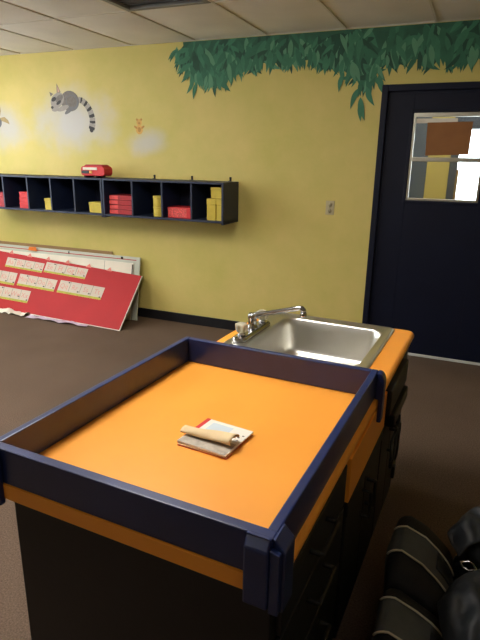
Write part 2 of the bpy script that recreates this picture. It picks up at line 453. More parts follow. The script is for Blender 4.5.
fl([(-4.42, 1.80), (-4.40, 1.83), (-4.33, 1.84), (-4.285, 1.81), (-4.27, 1.77), (-4.31, 1.785), (-4.36, 1.80)], 0)
fl([(-4.42, 1.90), (-4.375, 1.95), (-4.37, 1.89), (-4.385, 1.85), (-4.42, 1.86)], 0)
fl(ell(-4.45, 1.79, .08, .06), 1)
rc.build('animal_mural', [P_BROWN, P_BLUE], WALLB, 'painted brown ears of an animal on a cloud at the left')

# ------------------------------------------------------------------ door
dr = MB()
dr.box(DX0, DX0+.045, D-.022, D+.12, 0, DZ, .004)
dr.box(DX1-.045, DX1, D-.022, D+.12, 0, DZ, .004)
dr.box(DX0+.045, DX1-.045, D-.022, D+.12, DZ-.045, DZ, .004)
dr.box(DX0+.045, DX0+.058, D+.004, D+.10, 0, DZ-.045)
dr.box(DX1-.058, DX1-.045, D+.004, D+.10, 0, DZ-.045)
dr.box(DX0+.045, DX1-.045, D+.004, D+.10, DZ-.058, DZ-.045)
DOORF = structure('trim_2', dr, M_NAVYD)
LX0, LX1, LZ1 = DX0+.056, DX1-.056, DZ-.056
GX0, GX1, GZ0, GZ1 = -.475, .030, 1.206, 1.822
dl = MB()
yA, yB = D+.012, D+.055
dl.box(LX0, GX0, yA, yB, .018, LZ1, .002); dl.box(GX1, LX1, yA, yB, .018, LZ1, .002)
dl.box(GX0, GX1, yA, yB, .018, GZ0, 0); dl.box(GX0, GX1, yA, yB, GZ1, LZ1, 0)
for (a, b_, c, d) in [(GX0-.016, GX0+.004, GZ0-.016, GZ1+.016), (GX1-.004, GX1+.016, GZ0-.016, GZ1+.016), (GX0, GX1, GZ0-.016, GZ0+.004), (GX0, GX1, GZ1-.004, GZ1+.016)]:
    dl.box(a, b_, yA-.009, yA+.01, c, d, .003)
DOOR = structure('door_1', dl, M_NAVYD)
MB().box(LX0, LX1, yA-.008, yA-.0005, .006, .026, .002).build('door_sweep', mat('pale_metal_sweep', (214, 212, 204), .4, var=.04), DOOR, 'pale strip along the door foot')
wf = MB()
e = .016
gx0, gx1, gz0, gz1 = GX0+.004, GX1-.004, GZ0+.004, GZ1-.004
wf.box(gx0, gx0+e, yA+.002, yB-.004, gz0, gz1, .002); wf.box(gx1-e, gx1, yA+.002, yB-.004, gz0, gz1, .002)
wf.box(gx0+e, gx1-e, yA+.002, yB-.004, gz0, gz0+e, .002); wf.box(gx0+e, gx1-e, yA+.002, yB-.004, gz1-e-.012, gz1, .002)
wf.box(gx0+e, gx1-e, yA-.004, yB-.004, 1.487, 1.516, .003)
for xx in (gx0+.06, gx0+.10, gx1-.08): wf.box(xx, xx+.012, yA-.008, yA-.003, 1.496, 1.506, .001)
wfo = wf.build('window_frame', M_ALU, DOOR, 'aluminium window frame')
MB().box(gx0+e, gx1-e, yA+.024, yA+.028, gz0+e, 1.487).build('pane', M_GLASS, DOOR)
MB().box(gx0+e, gx1-e, yA+.018, yA+.022, 1.516, gz1-e).build('pane', M_GLASS, DOOR)
# paper taped to the glass
t = thing('brown_paper', 'brown paper sheet taped over the upper pane of the door window', 'paper', (-.22, yA+.014, 1.53))
MB().prism([(-.366, 1.528), (-.078, 1.538), (-.075, 1.756), (-.374, 1.752)], yA+.013, yA+.0155, 'y').build('sheet', M_BROWN, t)
MB().box(-.452, -.176, yA+.0156, yA+.0172, 1.748, 1.780).build('tape', M_PAPER, t, 'strip of cream tape')

# the hall behind the door
HY = 5.75
hw = MB()
hz = 1.79
hw.box(-.47, -.262, HY, HY+.1, 0, 2.4)
hw.box(-2.0, -.47, HY, HY+.1, 2.0, 2.4); hw.box(-.262, 1.3, HY, HY+.1, hz+.3, 2.4); hw.box(.5, 1.3, HY, HY+.1, 0, hz+.3)
structure('wall_hall', hw, M_PLAIN)
structure('door_2', MB().box(-2.0, -.47, HY+.01, HY+.06, 0, 2.0, .004), mat('slate_door_paint', (92, 104, 122), .5, var=.08))
structure('trim_3', MB().box(-.262, -.19, HY-.02, HY+.08, 0, hz+.3, .004).box(.42, .5, HY-.02, HY+.08, 0, hz+.3, .004).box(-.19, .42, HY-.02, HY+.08, hz, hz+.30, .004).box(-.19, .42, HY-.02, HY+.08, 0, .12, .004), mat('grey_blue_frame_paint', (84, 92, 108), .5, var=.06))
structure('trim_4', MB().box(-.195, -.172, HY-.03, HY-.005, .1, 1.42, .003), M_TAN)
structure('window_2', MB().box(-.19, .42, HY+.03, HY+.036, .12, hz), M_GLASS)
structure('floor_hall', MB().box(-2.0, 1.3, D+.1, HY+.1, -.06, 0), M_CARPET)
structure('ceiling_hall', MB().box(-2.0, 1.3, D+.12, HY+.1, 2.4, 2.46), M_TILE)
structure('wall_hall_left', MB().box(-2.1, -2.0, D+.12, HY+.1, 0, 2.4), M_PLAIN)
structure('wall_hall_right', MB().box(1.3, 1.4, D+.12, HY+.1, 0, 2.4), M_PLAIN)

t = thing('ceiling_light', 'white light panel added to brighten the hall behind the door', 'ceiling light', (-.3, 4.9, 2.4), group='ceiling light panels')
MB().box(-.9, .3, 4.7, 5.1, 2.385, 2.4).build('frame', M_TBAR, t)
MB().box(-.88, .28, 4.72, 5.08, 2.33, 2.384, .015).build('diffuser', HALL_FILL, t, 'glowing white diffuser')
# ------------------------------------------------------------------ wall outlet
t = thing('wall_outlet', 'small beige electrical outlet on the yellow wall', 'outlet', (-1.033, D, 1.127))
MB().box(-1.067, -.999, D-.006, D, 1.073, 1.181, .0025).build('cover_plate', M_OUTLET, t)
for dz in (-.024, .024):
    s_ = MB().lathe([(.0165, -.002), (.0165, .002)], (0, 0, 0), 16)
    bmesh.ops.transform(s_.bm, matrix=Matrix.Translation((-1.033, D-.0075, 1.127+dz)) @ Matrix.Rotation(PI/2, 4, 'X'), verts=s_.bm.verts)
    so = s_.build('socket', M_OUTLET, t)
    MB().box(-1.040, -1.038, D-.0105, D-.009, 1.122+dz, 1.134+dz).box(-1.028, -1.026, D-.0105, D-.009, 1.122+dz, 1.134+dz).box(-1.035, -1.031, D-.0105, D-.009, 1.114+dz, 1.118+dz).build('slots', M_DARKIN, so)
MB().lathe([(.003, -.001), (.003, .001)], (-1.033, D-.007, 1.127), 10).build('screw', M_GREYM, t)

# ------------------------------------------------------------------ cubby shelves
SZ0, SZ1, SY = .972, 1.303, 3.90
def cubby(xs, label, brackets):
    t = thing('cubby_shelf', label, 'shelf', ((xs[0]+xs[-1])/2, D, SZ0), group='navy wall cubby shelves')
    th = .016
    x0, x1 = xs[0], xs[-1]
    MB().box(x0, x1, SY, D-.001, SZ1-th, SZ1, .002).build('top_board', M_SHELF, t)
    MB().box(x0, x1, SY, D-.001, SZ0+.012, SZ0+.012+th, .002).build('bottom_board', M_SHELF, t)
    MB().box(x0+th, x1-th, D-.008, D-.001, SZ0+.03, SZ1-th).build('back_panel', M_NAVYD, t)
    for k, x in enumerate(xs):
        if k in (0, len(xs)-1):
            xa = x if k == 0 else x-.018
            MB().box(xa, xa+.018, SY-.003, D-.001, SZ0, SZ1-th-.0005, .002).build('side_panel', M_SHELF, t)
        else:
            MB().box(x-.008, x+.008, SY+.002, D-.008, SZ0+.0285, SZ1-th-.0005, .0015).build('divider', M_SHELF, t)
    for x in brackets:
        b = MB().box(x-.009, x+.009, D-.004, D, SZ1-.02, SZ1+.034, .001).box(x-.009, x+.009, D-.035, D-.004, SZ1, SZ1+.004, .001)
        b.tube([(x, D-.004, SZ1+.024), (x, D-.014, SZ1+.024)], .006, 8)
        b.build('bracket', M_DARKIN, t, 'small black mounting bracket')
    return t
cubby([-4.50, -4.135, -3.835, -3.560, -3.293, -2.985], 'long navy cubby shelf on the yellow wall, the left unit of the pair', [])
cubby([-2.980, -2.678, -2.385, -2.108, -1.818], 'long navy cubby shelf on the yellow wall, the right unit nearest the door', [-2.633, -2.257, -1.894])
SB = SZ0 + .0285
def crate(name, label, x0, x1, y0, y1, z0, z1, m, kind='box', group=None, stack=1, lid=True):
    t = thing(name, label, kind, ((x0+x1)/2, (y0+y1)/2, z0), group=group)
    h = z1 - z0
    MB().box(x0, x1, y0, y1, z0, z0+h*.72, .003).build('body', m, t)
    MB().box(x0-.002, x1+.002, y0-.002, y1+.002, z0+h*.72+.001, z1, .003).build('lid', m, t)
    return t
# left unit
crate('card_box', 'dark red box at the far left end of the cubby shelf', -4.31, -4.165, 3.94, 4.06, SB, 1.135, M_REDDK)
for k in range(3):
    crate('card_box', 'bright red box, %s of the stack of three in the left cubby' % ['bottom', 'middle', 'topmost'][k], -3.985+.004*k, -3.865+.003*k, 3.94, 4.09, SB+.0505*k, SB+.0505*k+.0495, M_REDBOX, group='red boxes stacked in the left cubby')
crate('card_box', 'small yellow box beside a divider two cubbies left of the red toy', -3.665, -3.573, 3.93, 4.03, SB, 1.105, M_YEL)
crate('card_box', 'low yellow box in the cubby under the red toy', -3.165, -3.030, 3.94, 4.06, SB, 1.092, M_YEL)
# right unit
for k in range(4):
    t = thing('red_booklet_box', 'flat red box, %s of the stack of four right of the red toy' % ['bottom', 'second lowest', 'second highest', 'topmost'][k], 'box', (-2.83, 4.0, SB+.041*k), group='flat red boxes in the cubby right of the red toy')
    dx = .003*(k % 2)
    MB().box(-2.945+dx, -2.715+dx, 3.945, 4.14, SB+.041*k, SB+.041*k+.0395, .003).build('body', M_REDDK, t)
    MB().box(-2.946+dx, -2.855+dx, 3.9432, 3.9446, SB+.041*k+.004, SB+.041*k+.036).build('front_label', mat('pale_red_label', (226, 84, 84), .6, var=.12, scale=60), t, 'paler red label with light edges')
for k in range(2):
    t = thing('round_canister', 'yellow round canister, %s of two stacked in the cubby' % ['lower', 'upper'][k], 'canister', (-2.46, 4.0, SB+.086*k), group='yellow canisters in the cubby')
    MB().lathe([(.052, 0), (.054, .004), (.054, .062), (.052, .066)], (-2.462, 3.995, SB+.086*k), 24).build('body', M_YEL, t)
    MB().lathe([(.056, .066), (.057, .068), (.057, .082), (.054, .085)], (-2.462, 3.995, SB+.086*k), 24).build('lid', M_YEL, t)
t = thing('printed_box', 'red printed box lying in the cubby beside the yellow boxes', 'box', (-2.25, 4.0, SB))
MB().box(-2.355, -2.14, 3.945, 4.12, SB, SB+.088, .003).build('body', M_REDBOX, t)
MB().box(-2.350, -2.175, 3.9432, 3.9446, SB+.008, SB+.080).build('print', mat('printed_red_label', (222, 84, 80), .6, var=.45, scale=75), t, 'mottled pale red print')
crate('card_box', 'tall yellow box at the right end of the cubby shelf, standing in front', -1.985, -1.905, 3.94, 4.07, SB, 1.172, M_YEL)
crate('card_box', 'tall yellow box against the right end panel of the cubby shelf', -1.902, -1.840, 3.945, 4.08, SB, 1.172, M_YEL)
crate('card_box', 'small yellow box lying on top of the two tall yellow boxes', -1.952, -1.842, 3.95, 4.06, 1.175, 1.262, M_YEL)

# red toy case on the shelf
t = thing('toy_case', 'small red plastic toy case standing on top of the cubby shelf', 'toy', (-3.11, 4.02, SZ1))
def rr(x0, x1, z0, z1, r, n=5):
    P = []
    for (cx, cz, a0) in [(x1-r, z1-r, 0), (x0+r, z1-r, PI/2), (x0+r, z0+r, PI), (x1-r, z0+r, 1.5*PI)]:
        for k in range(n+1):
            a = a0 + PI/2*k/n; P.append((cx + r*math.cos(a), cz + r*math.sin(a)))
    return P
MB().prism(rr(-3.245, -2.99, SZ1+.016, SZ1+.098, .028), 3.955, 4.075, 'y', bev=.006).build('body', M_REDBOX, t)
MB().prism([(-3.222, SZ1+.0985), (-3.005, SZ1+.0985), (-3.03, SZ1+.112), (-3.20, SZ1+.112)], 3.97, 4.06, 'y', bev=.004).build('top', M_REDDK, t)
MB().box(-3.215, -3.065, 3.9475, 3.9545, SZ1+.066, SZ1+.088, .002).build('white_panel', M_PAPER, t, 'white panel')
MB().box(-3.232, -3.155, 3.9475, 3.9545, SZ1+.036, SZ1+.060, .002).build('window', M_DARKIN, t, 'dark window')
MB().box(-3.148, -3.12, 3.9475, 3.9545, SZ1+.036, SZ1+.060, .002).build('button', mat('amber_plastic', (230, 160, 60), .4), t, 'amber button')
for xx in (-3.20, -3.08):
    w_ = MB().lathe([(.017, -.055), (.018, -.05), (.018, .05), (.017, .055)], (0, 0, 0), 16)
    bmesh.ops.transform(w_.bm, matrix=Matrix.Translation((xx, 4.015, SZ1+.0185)) @ Matrix.Rotation(PI/2, 4, 'X'), verts=w_.bm.verts)
    w_.build('wheel', M_DARKIN, t, 'black wheel')

# ------------------------------------------------------------------ boards leaning on the wall
# tan fibreboard
t = thing('fibreboard', 'thin tan fibreboard rearmost of the leaning boards', 'board', (-4.0, 4.19, 0))
MB().box(-4.9, -3.12, 4.179, 4.186, 0, .614, .001).build('panel', M_TAN, t)
# greyish white board
def lean(y0, k, z): return y0 + k*z
t = thing('white_board', 'greyish white board with red trim line leaning behind the red board', 'board', (-3.8, 4.08, 0))
g = MB().prism([(4.058, 0.002), (4.070, 0), (4.070+.172*.585, .585), (4.058+.172*.585, .587)], -4.85, -2.79, 'x', bev=.002); g.build('panel', M_GREYW, t)
MB().prism([(4.0560+.172*.555, .555), (4.0578+.172*.555, .555), (4.0578+.172*.562, .562), (4.0560+.172*.562, .562)], -4.85, -2.83, 'x').build('trim_line', M_RED, t, 'thin red trim line')
for (x, w) in [(-2.99, .022), (-4.05, .014), (-3.62, .01)]: MB().box(x-w/2, x+w/2, 4.050+.172*.567, 4.057+.172*.567, .558, .580, .003).build('clip', M_DARKIN, t, 'black clip')
# front white board with seam and dark end
t = thing('display_board', 'white display board with a dark end strip directly behind the red board', 'board', (-3.8, 4.05, 0))
MB().prism([(4.045, .002), (4.054, 0), (4.054+.172*.53, .53), (4.045+.172*.53, .531)], -4.85, -2.855, 'x', bev=.001).build('panel', M_WHITE, t)
MB().prism([(4.0435+.172*.40, .40), (4.0448+.172*.40, .40), (4.0448+.172*.52, .52), (4.0435+.172*.52, .52)], -2.868, -2.857, 'x').build('end_strip', M_DARKIN, t, 'dark end strip')
MB().prism([(4.0438+.172*.38, .38), (4.0449+.172*.38, .38), (4.0449+.172*.53, .53), (4.0438+.172*.53, .53)], -3.18, -3.177, 'x').build('seam', M_INKG, t)
# orange tag on top
t = thing('orange_tag', 'small orange paper tag on the top edge of the white board', 'tag', (-4.08, 4.13, .55))
MB().prism([(-4.135, .552), (-4.02, .552), (-4.03, .592), (-4.12, .588)], 4.140, 4.143, 'y').build('paper', mat('orange_paper', (240, 130, 50), .7), t)

# red board (a soft sheet leaning on the others, slightly twisted)
cBR, cTR, cBL, cTL = Vector((-2.744, 3.72, .004)), Vector((-2.74, 4.105, .427)), Vector((-4.56, 3.80, .004)), Vector((-4.57, 4.09, .53))
def RS(s, t): return (1-s)*((1-t)*cBR + t*cTR) + s*((1-t)*cBL + t*cTL)
def RN(s, t):
    a = (RS(s+.01, t) - RS(s-.01, t)); b_ = (RS(s, t+.01) - RS(s, t-.01)); n = b_.cross(a); n.normalize()
    return n if n.y < 0 else -n
def rgrid(mb, s0, s1, t0, t1, off, thick, ns=24, nt=6, mi=0):
    b = bmesh.new()
    F = [[b.verts.new(RS(s0+(s1-s0)*i/ns, t0+(t1-t0)*j/nt) + RN(.5, .5)*off) for j in range(nt+1)] for i in range(ns+1)]
    K = [[b.verts.new(RS(s0+(s1-s0)*i/ns, t0+(t1-t0)*j/nt) + RN(.5, .5)*(off-thick)) for j in range(nt+1)] for i in range(ns+1)]
    for i in range(ns):
        for j in range(nt):
            b.faces.new((F[i][j], F[i][j+1], F[i+1][j+1], F[i+1][j])); b.faces.new((K[i][j], K[i+1][j], K[i+1][j+1], K[i][j+1]))
    for i in range(ns):
        b.faces.new((F[i][0], F[i+1][0], K[i+1][0], K[i][0])); b.faces.new((F[i][nt], K[i][nt], K[i+1][nt], F[i+1][nt]))
    for j in range(nt):
        b.faces.new((F[0][j], K[0][j], K[0][j+1], F[0][j+1])); b.faces.new((F[ns][j], F[ns][j+1], K[ns][j+1], K[ns][j]))
    bmesh.ops.recalc_face_normals(b, faces=b.faces)
    mb._merge(b, mi)
t = thing('red_board', 'large red alphabet board leaning at a slant against the other boards', 'board', (-3.6, 3.72, 0))
g = MB(); rgrid(g, 0, 1, 0, 1, -.001, .009); g.build('backing_board', M_PAPER, t, 'white foam backing')
g = MB(); rgrid(g, .004, 1, .012, 1, .0007, .0015); g.build('red_paper', M_RED, t)
for s_ in (.20, .33, .47, .60, .73, .86):
    a, b_, c = RS(s_-.018, .985), RS(s_+.018, .985), RS(s_, 1.055); n = RN(.5, .5)*.0025
    p3 = [a+n, b_+n, c+n]; q3 = [v - RN(.5, .5)*.0015 for v in p3]
    MB().loft([p3, q3], smooth=False).build('border_point', mat('pink_border_card', (214, 130, 116), .7), t, 'pink pointed border trim')
DG = None
def text_pts(txt, size):
    cu = bpy.data.curves.new('txt', 'FONT'); cu.body = txt; cu.size = size; cu.align_x = 'CENTER'; cu.align_y = 'CENTER'; cu.resolution_u = 2
    ob = bpy.data.objects.new('txt', cu); COL.objects.link(ob)
    dg = bpy.context.evaluated_depsgraph_get(); ev = ob.evaluated_get(dg); me = ev.to_mesh()
    V = [v.co.copy() for v in me.vertices]; F = [tuple(p.vertices) for p in me.polygons]
    ev.to_mesh_clear(); bpy.data.objects.remove(ob); bpy.data.curves.remove(cu)
    return V, F
WID, HEI = 1.82, .60
strips = [(.877, .613, .915, .745, ['Aa', 'Bb', 'Cc', 'Dd']), (.602, .326, .952, .765, ['Ee', 'Ff', 'Gg', 'Hh']),
          (1.0, .773, .662, .44, ['Ii', 'Jj', 'Kk', 'Ll']), (.753, .491, .664, .455, ['Mm', 'Nn', 'Oo', 'Pp']), (.470, .183, .678, .455, ['Qq', 'Rr', 'Ss', 'Tt']),
          (.90, .640, .392, .178, ['Uu', 'Vv', 'Ww', 'Xx'])]
for (sa, sb, tt, tl, cells) in strips:
    g = MB(); rgrid(g, sa, sb, tl, tt, .0022, .001, 12, 3)
    st = g.build('alphabet_strip', mat('strip_card', (200, 186, 170), .7, var=.05), t, 'white alphabet card strip with letters %s' % ' '.join(cells))
    g = MB(); rgrid(g, sa, sb, tl, tl + (tt-tl)*.17, .0029, .0005, 12, 2); g.build('grass_border', M_GRASS, st, 'olive green border')
    for k in range(1, 4):
        dv = MB(); s_ = sa + (sb-sa)*k/4; rgrid(dv, s_+.0010, s_-.0010, tl+(tt-tl)*.2, tt, .0029, .0005, 1, 3)
        dv.build('divider', M_INKG, st)
    for k in range(4):
        s_ = sa + (sb-sa)*(k+.85)/4; q = random.uniform(.15, .4) if k != 0 else .86
        dots = MB(); rgrid(dots, s_+.005, s_-.005, tl+(tt-tl)*q, tl+(tt-tl)*(q+.09), .0032, .0005, 1, 1)
        dots.build('picture', P_DGREY, st, 'tiny dark picture')
    for k, tx in enumerate(cells):
        V, F = text_pts(tx, .074)
        b = MB(); vs = []
        sc0 = sa + (sb-sa)*(k+.48)/4; tc0 = tl + (tt-tl)*.56
        for v in V: vs.append(b.bm.verts.new(RS(sc0 - v.x/WID, tc0 + v.y/HEI) + RN(.5, .5)*.0031))
        for f in F:
            try: b.bm.faces.new([vs[i] for i in f])
            except ValueError: pass
        b.build('letter', M_INKR if k % 2 == 0 or True else M_INKG, st, 'rose printed letters %s' % tx)
# crumpled papers on the carpet
def crumple(name, label, x0, x1, y0, y1, m, seed, amp=.02):
    t = thing(name, label, 'paper', ((x0+x1)/2, (y0+y1)/2, 0))
    b = MB(); nx, ny = 30, 14; V = []
    for i in range(nx+1):
        row = []
        for j in range(ny+1):
            u, v = i/nx, j/ny
            x = x0 + (x1-x0)*u; y = y0 + (y1-y0)*v + .02*noise.noise((x*7+seed, v*2, 3))
            z = .004 + amp*abs(noise.noise((x*9+seed, y*14, seed)))*1.6
            row.append(b.bm.verts.new((x, y, z)))
        V.append(row)
    for i in range(nx):
        for j in range(ny):
            f = b.bm.faces.new((V[i][j], V[i+1][j], V[i+1][j+1], V[i][j+1])); f.smooth = False
    o = b.build('sheet', m, t)
    sol = o.modifiers.new('thick', 'SOLIDIFY'); sol.thickness = .0012; sol.offset = 1
crumple('crumpled_paper', 'crumpled lavender tissue paper on the carpet under the red board', -3.78, -3.08, 3.665, 3.735, M_LAV, 2.0, .022)
crumple('crumpled_paper', 'crumpled white paper on the carpet under the left of the red board', -4.25, -3.82, 3.68, 3.77, M_PAPER, 9.0, .03)

# ------------------------------------------------------------------ island
CX0, CX1, CY0, CY1 = -.968, -.260, .718, 2.373
BX0, BX1 = -.929, -.279      # cabinet carcass
def cabinet(label, y0, y1, hollow=False, group='navy cabinets under the orange counter'):
    t = thing('base_cabinet', label, 'cabinet', ((BX0+BX1)/2, (y0+y1)/2, 0), True, group)
    b = MB()
    if hollow:
        zt_ = ZC-.0365
        b.box(BX0, BX0+.018, y0, y1, .09, zt_); b.box(BX1-.018, BX1, y0, y1, .09, zt_); b.box(BX0+.018, BX1-.018, y0, y0+.018, .09, zt_); b.box(BX0+.018, BX1-.018, y1-.018, y1, .09, zt_); b.box(BX0+.018, BX1-.018, y0+.018, y1-.018, .09, .108)
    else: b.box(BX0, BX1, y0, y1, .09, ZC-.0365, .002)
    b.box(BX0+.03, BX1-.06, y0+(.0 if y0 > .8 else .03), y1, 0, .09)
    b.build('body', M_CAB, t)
    return t
def pull(y0, y1, x, z, parent, vertical=False):
    r = .006
    if vertical: pts = [(x, y0, z+.045), (x+.028, y0, z+.045), (x+.028, y0, z-.045), (x, y0, z-.045)]
    else: pts = [(x, y0, z), (x+.028, y0, z), (x+.028, y1, z), (x, y1, z)]
    P = []
    for a, b_ in zip(pts, pts[1:]):
        for k in range(5): P.append(Vector(a).lerp(Vector(b_), k/5))
    P.append(Vector(pts[-1]))
    MB().tube(P, r, 8).build('handle', M_DARKIN, parent, 'black bar handle')
FX = BX1 + .0005
# near unit: drawers
t = cabinet('nearest navy cabinet at the tray end, with plain drawer fronts', .742, 1.243)
zz = [(.600, .722), (.425, .592), (.115, .417)]
for k, (z0, z1) in enumerate(zz):
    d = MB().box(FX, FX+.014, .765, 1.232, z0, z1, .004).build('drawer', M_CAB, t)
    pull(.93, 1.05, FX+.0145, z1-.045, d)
# middle unit: orange drawer front standing proud, doors below
t = cabinet('middle navy cabinet with an orange drawer front below the counter edge', 1.245, 1.742)
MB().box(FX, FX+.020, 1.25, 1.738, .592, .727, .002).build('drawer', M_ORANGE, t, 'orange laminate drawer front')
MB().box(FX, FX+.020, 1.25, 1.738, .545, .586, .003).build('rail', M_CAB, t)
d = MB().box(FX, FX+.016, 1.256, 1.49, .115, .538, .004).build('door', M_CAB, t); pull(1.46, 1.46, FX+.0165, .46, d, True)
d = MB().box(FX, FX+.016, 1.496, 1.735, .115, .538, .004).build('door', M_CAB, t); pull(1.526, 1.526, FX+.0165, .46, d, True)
# far unit under the sink
t = cabinet('far navy cabinet under the sink with a thick black front and doors', 1.744, 2.345, True)
MB().box(FX, FX+.034, 1.752, 2.115, .625, .722, .006).build('drawer', M_CAB, t)
MB().box(FX, FX+.045, 1.80, 2.10, .560, .612, .006).build('rail', M_CAB, t)
d = MB().box(FX, FX+.016, 1.752, 1.93, .115, .55, .004).build('door', M_CAB, t)
d2 = MB().box(FX, FX+.016, 1.936, 2.118, .115, .55, .004).build('door', M_CAB, t)
pull(1.90, 1.90, FX+.0165, .46, d, True); pull(1.97, 1.97, FX+.0165, .46, d2, True)
for z0_ in (.40, .18): MB().box(FX+.0165, FX+.03, 2.085, 2.117, z0_, z0_+.055, .004).build('hinge', M_DARKIN, d2)
# safety strap hanging from the far cabinet
t = thing('strap', 'black looped safety cord hanging from the far cabinet front', 'strap', (FX+.05, 1.9, .5), True)
P = []
for k in range(40):
    u = k/39; P.append((FX+.052+.006*math.sin(u*9), 1.80+.10*math.sin(u*2*PI*1.0)*(.5+.5*u)+.06*u, .57-.17*math.sin(PI*u)+.02*math.sin(u*14)))
MB().tube(P, .0045, 7).build('cord', M_DARKIN, t)
P = [(FX+.055+.004*math.sin(k*.9), 1.745+.035*math.sin(k*.55), .60-.012*k) for k in range(14)]
MB().tube(P, .005, 7).build('hook', M_DARKIN, t)

# countertop
def rrect(x0, x1, y0, y1, r, n=6):
    P = []
    for (cx, cy, a0, rad) in [(x1-r, y1-r, 0, r), (x0+r, y1-r, PI/2, r), (x0+r, y0+r, PI, r), (x1-r, y0+r, 1.5*PI, r)]:
        for k in range(n+1):
            a = a0 + PI/2*k/n; P.append((cx + rad*math.cos(a), cy + rad*math.sin(a)))
    return P
def counter_outline(d):
    P = []; x0, x1, y0, y1 = CX0, CX1-d, CY0, CY1-d
    r = .035-d
    for k in range(9):
        a = PI/2*k/8; P.append((x1-r+r*math.cos(a), y1-r+r*math.sin(a)))
    r2 = .02
    for k in range(5):
        a = PI/2 + PI/2*k/4; P.append((x0+r2+r2*math.cos(a), y1-r2+r2*math.sin(a)))
    P += [(x0, y0), (x1, y0)]
    return P
zt, zb = ZC, ZC-.036; rb = .018
rings = []
for k in range(0, 13):
    a = -PI/2 + PI*k/12
    rings.append([(x, y, (zt+zb)/2 + rb*math.sin(a)) for x, y in counter_outline(rb*(1-math.cos(a)))])
t = thing('countertop', 'orange laminate countertop with rounded edge on the island', 'countertop', ((CX0+CX1)/2, 1.55, zb), True)
cm = MB().loft(rings, smooth=False); 
SX0, SX1, SY0, SY1 = -.934, -.343, 1.757, 2.350
BWX0, BWX1, BWY0, BWY1 = -.838, -.388, 1.803, 2.290
cut = MB().box(BWX0-.012, BWX1+.012, BWY0-.012, BWY1+.012, zb-.1, zt+.1).build('cutter', M_ORANGE, t)
ctop = cm.build('slab', M_ORANGE, t)
bo = ctop.modifiers.new('cut', 'BOOLEAN'); bo.object = cut; bo.operation = 'DIFFERENCE'; bo.solver = 'EXACT'
bpy.context.view_layer.update()
dg = bpy.context.evaluated_depsgraph_get()
newme = bpy.data.meshes.new_from_object(ctop.evaluated_get(dg))
ctop.modifiers.clear(); ctop.data = newme; newme.name = 'slab'
bpy.data.objects.remove(cut)

# the sink under it needs the far cabinet hollow: the bowl is shallower than the carcass top opening
t = thing('sink', 'stainless steel drop-in sink set in the orange counter', 'sink', ((SX0+SX1)/2, 2.08, ZC), True)
def ring(x0, x1, y0, y1, r, z): return [(x, y, z) for x, y in rrect(x0, x1, y0, y1, r, 7)]
e_ = .0006
R = [ring(SX0, SX1, SY0, SY1, .03, ZC+e_), ring(SX0, SX1, SY0, SY1, .03, ZC+.003), ring(SX0+.004, SX1-.004, SY0+.004, SY1-.004, .028, ZC+.006),
     ring(SX0+.016, SX1-.014, SY0+.014, SY1-.014, .026, ZC+.0062), ring(SX0+.020, SX1-.018, SY0+.018, SY1-.018, .025, ZC+.0025)]
R += [ring(BWX0-.012, BWX1+.009, BWY0-.012, BWY1+.012, .065, ZC+.0025), ring(BWX0-.004, BWX1+.003, BWY0-.004, BWY1+.004, .062, ZC+.001)]
R.append(ring(BWX0, BWX1, BWY0, BWY1, .06, ZC-.006))
dep = .165
for k in range(1, 5): R.append(ring(BWX0+.004*k, BWX1-.004*k, BWY0+.004*k, BWY1-.004*k, .058, ZC-.006-(dep-.045)*k/4))
for k in range(1, 7):
    a = PI/2*k/6; q = .016+.028*(1-math.cos(a)); R.append(ring(BWX0+q, BWX1-q, BWY0+q, BWY1-q, .055, ZC-.126-.039*math.sin(a)))
R.append(ring(BWX0+.12, BWX1-.12, BWY0+.12, BWY1-.12, .05, ZC-dep-.001))
R.append(ring(-.60-.045, -.60+.045, 2.07-.045, 2.07+.045, .044, ZC-dep-.003))
MB().loft(R, cap0=False).build('basin', M_STEEL, t)
MB().lathe([(.043, 0), (.043, .003), (.036, .004), (.030, .001), (.012, .001)], (-.60, 2.07, ZC-dep-.002), 24).build('drain', M_CHROME, t)

# faucet
FZ = ZC + .0027; FXc = -.884
t = thing('faucet', 'chrome two-handle faucet with long spout beside the sink', 'faucet', (FXc, 2.0, FZ), True)
b = MB(); b.loft([[(x, y, FZ+dz) for x, y in rrect(FXc-w, FXc+w, 1.838+.03-w, 2.140-.03+w, w*.9, 6)] for w, dz in ((.030, 0), (.030, .010), (.026, .018), (.020, .021))], smooth=False)
b.build('base_plate', M_CHROME, t)
for y, a in ((1.882, .2), (2.095, .5)):
    hb = MB().lathe([(.016, 0), (.016, .006), (.011, .009), (.011, .012)], (FXc, y, FZ+.02), 16).build('valve_stem', M_CHROME, t)
    k_ = MB()
    prof_ = [(.016, 0), (.021, .004), (.023, .012), (.0255, .030), (.024, .036), (.017, .040)]
    rings = []
    for (r, z) in prof_:
        rings.append([(FXc + r*(1+.10*math.cos(6*(2*PI*k/36)))*math.cos(2*PI*k/36+a), y + r*(1+.10*math.cos(6*(2*PI*k/36)))*math.sin(2*PI*k/36+a), FZ+.0325+z) for k in range(36)])
    k_.loft(rings, smooth=False).build('knob', M_ACRYL, hb, 'clear crystal knob')
MB().lathe([(.024, 0), (.024, .006), (.019, .012), (.017, .040), (.020, .044), (.020, .062), (.015, .068)], (FXc, 1.99, FZ+.02), 20).build('body', M_CHROME, t)
sp = [(FXc, 1.99, FZ+.07), (FXc+.016, 1.991, FZ+.082), (FXc+.04, 1.992, FZ+.088)]
sp += [(FXc+.04+.165*k/8, 1.992+.005*k/8, FZ+.088+.047*k/8) for k in range(1, 9)]
sp += [(FXc+.216, 1.997, FZ+.135), (FXc+.222, 1.997, FZ+.129), (FXc+.223, 1.997, FZ+.119)]
so = MB().tube(sp, [.013, .013, .012]+[.0105]*8+[.011, .0115, .0115], 14).build('spout', M_CHROME, t)
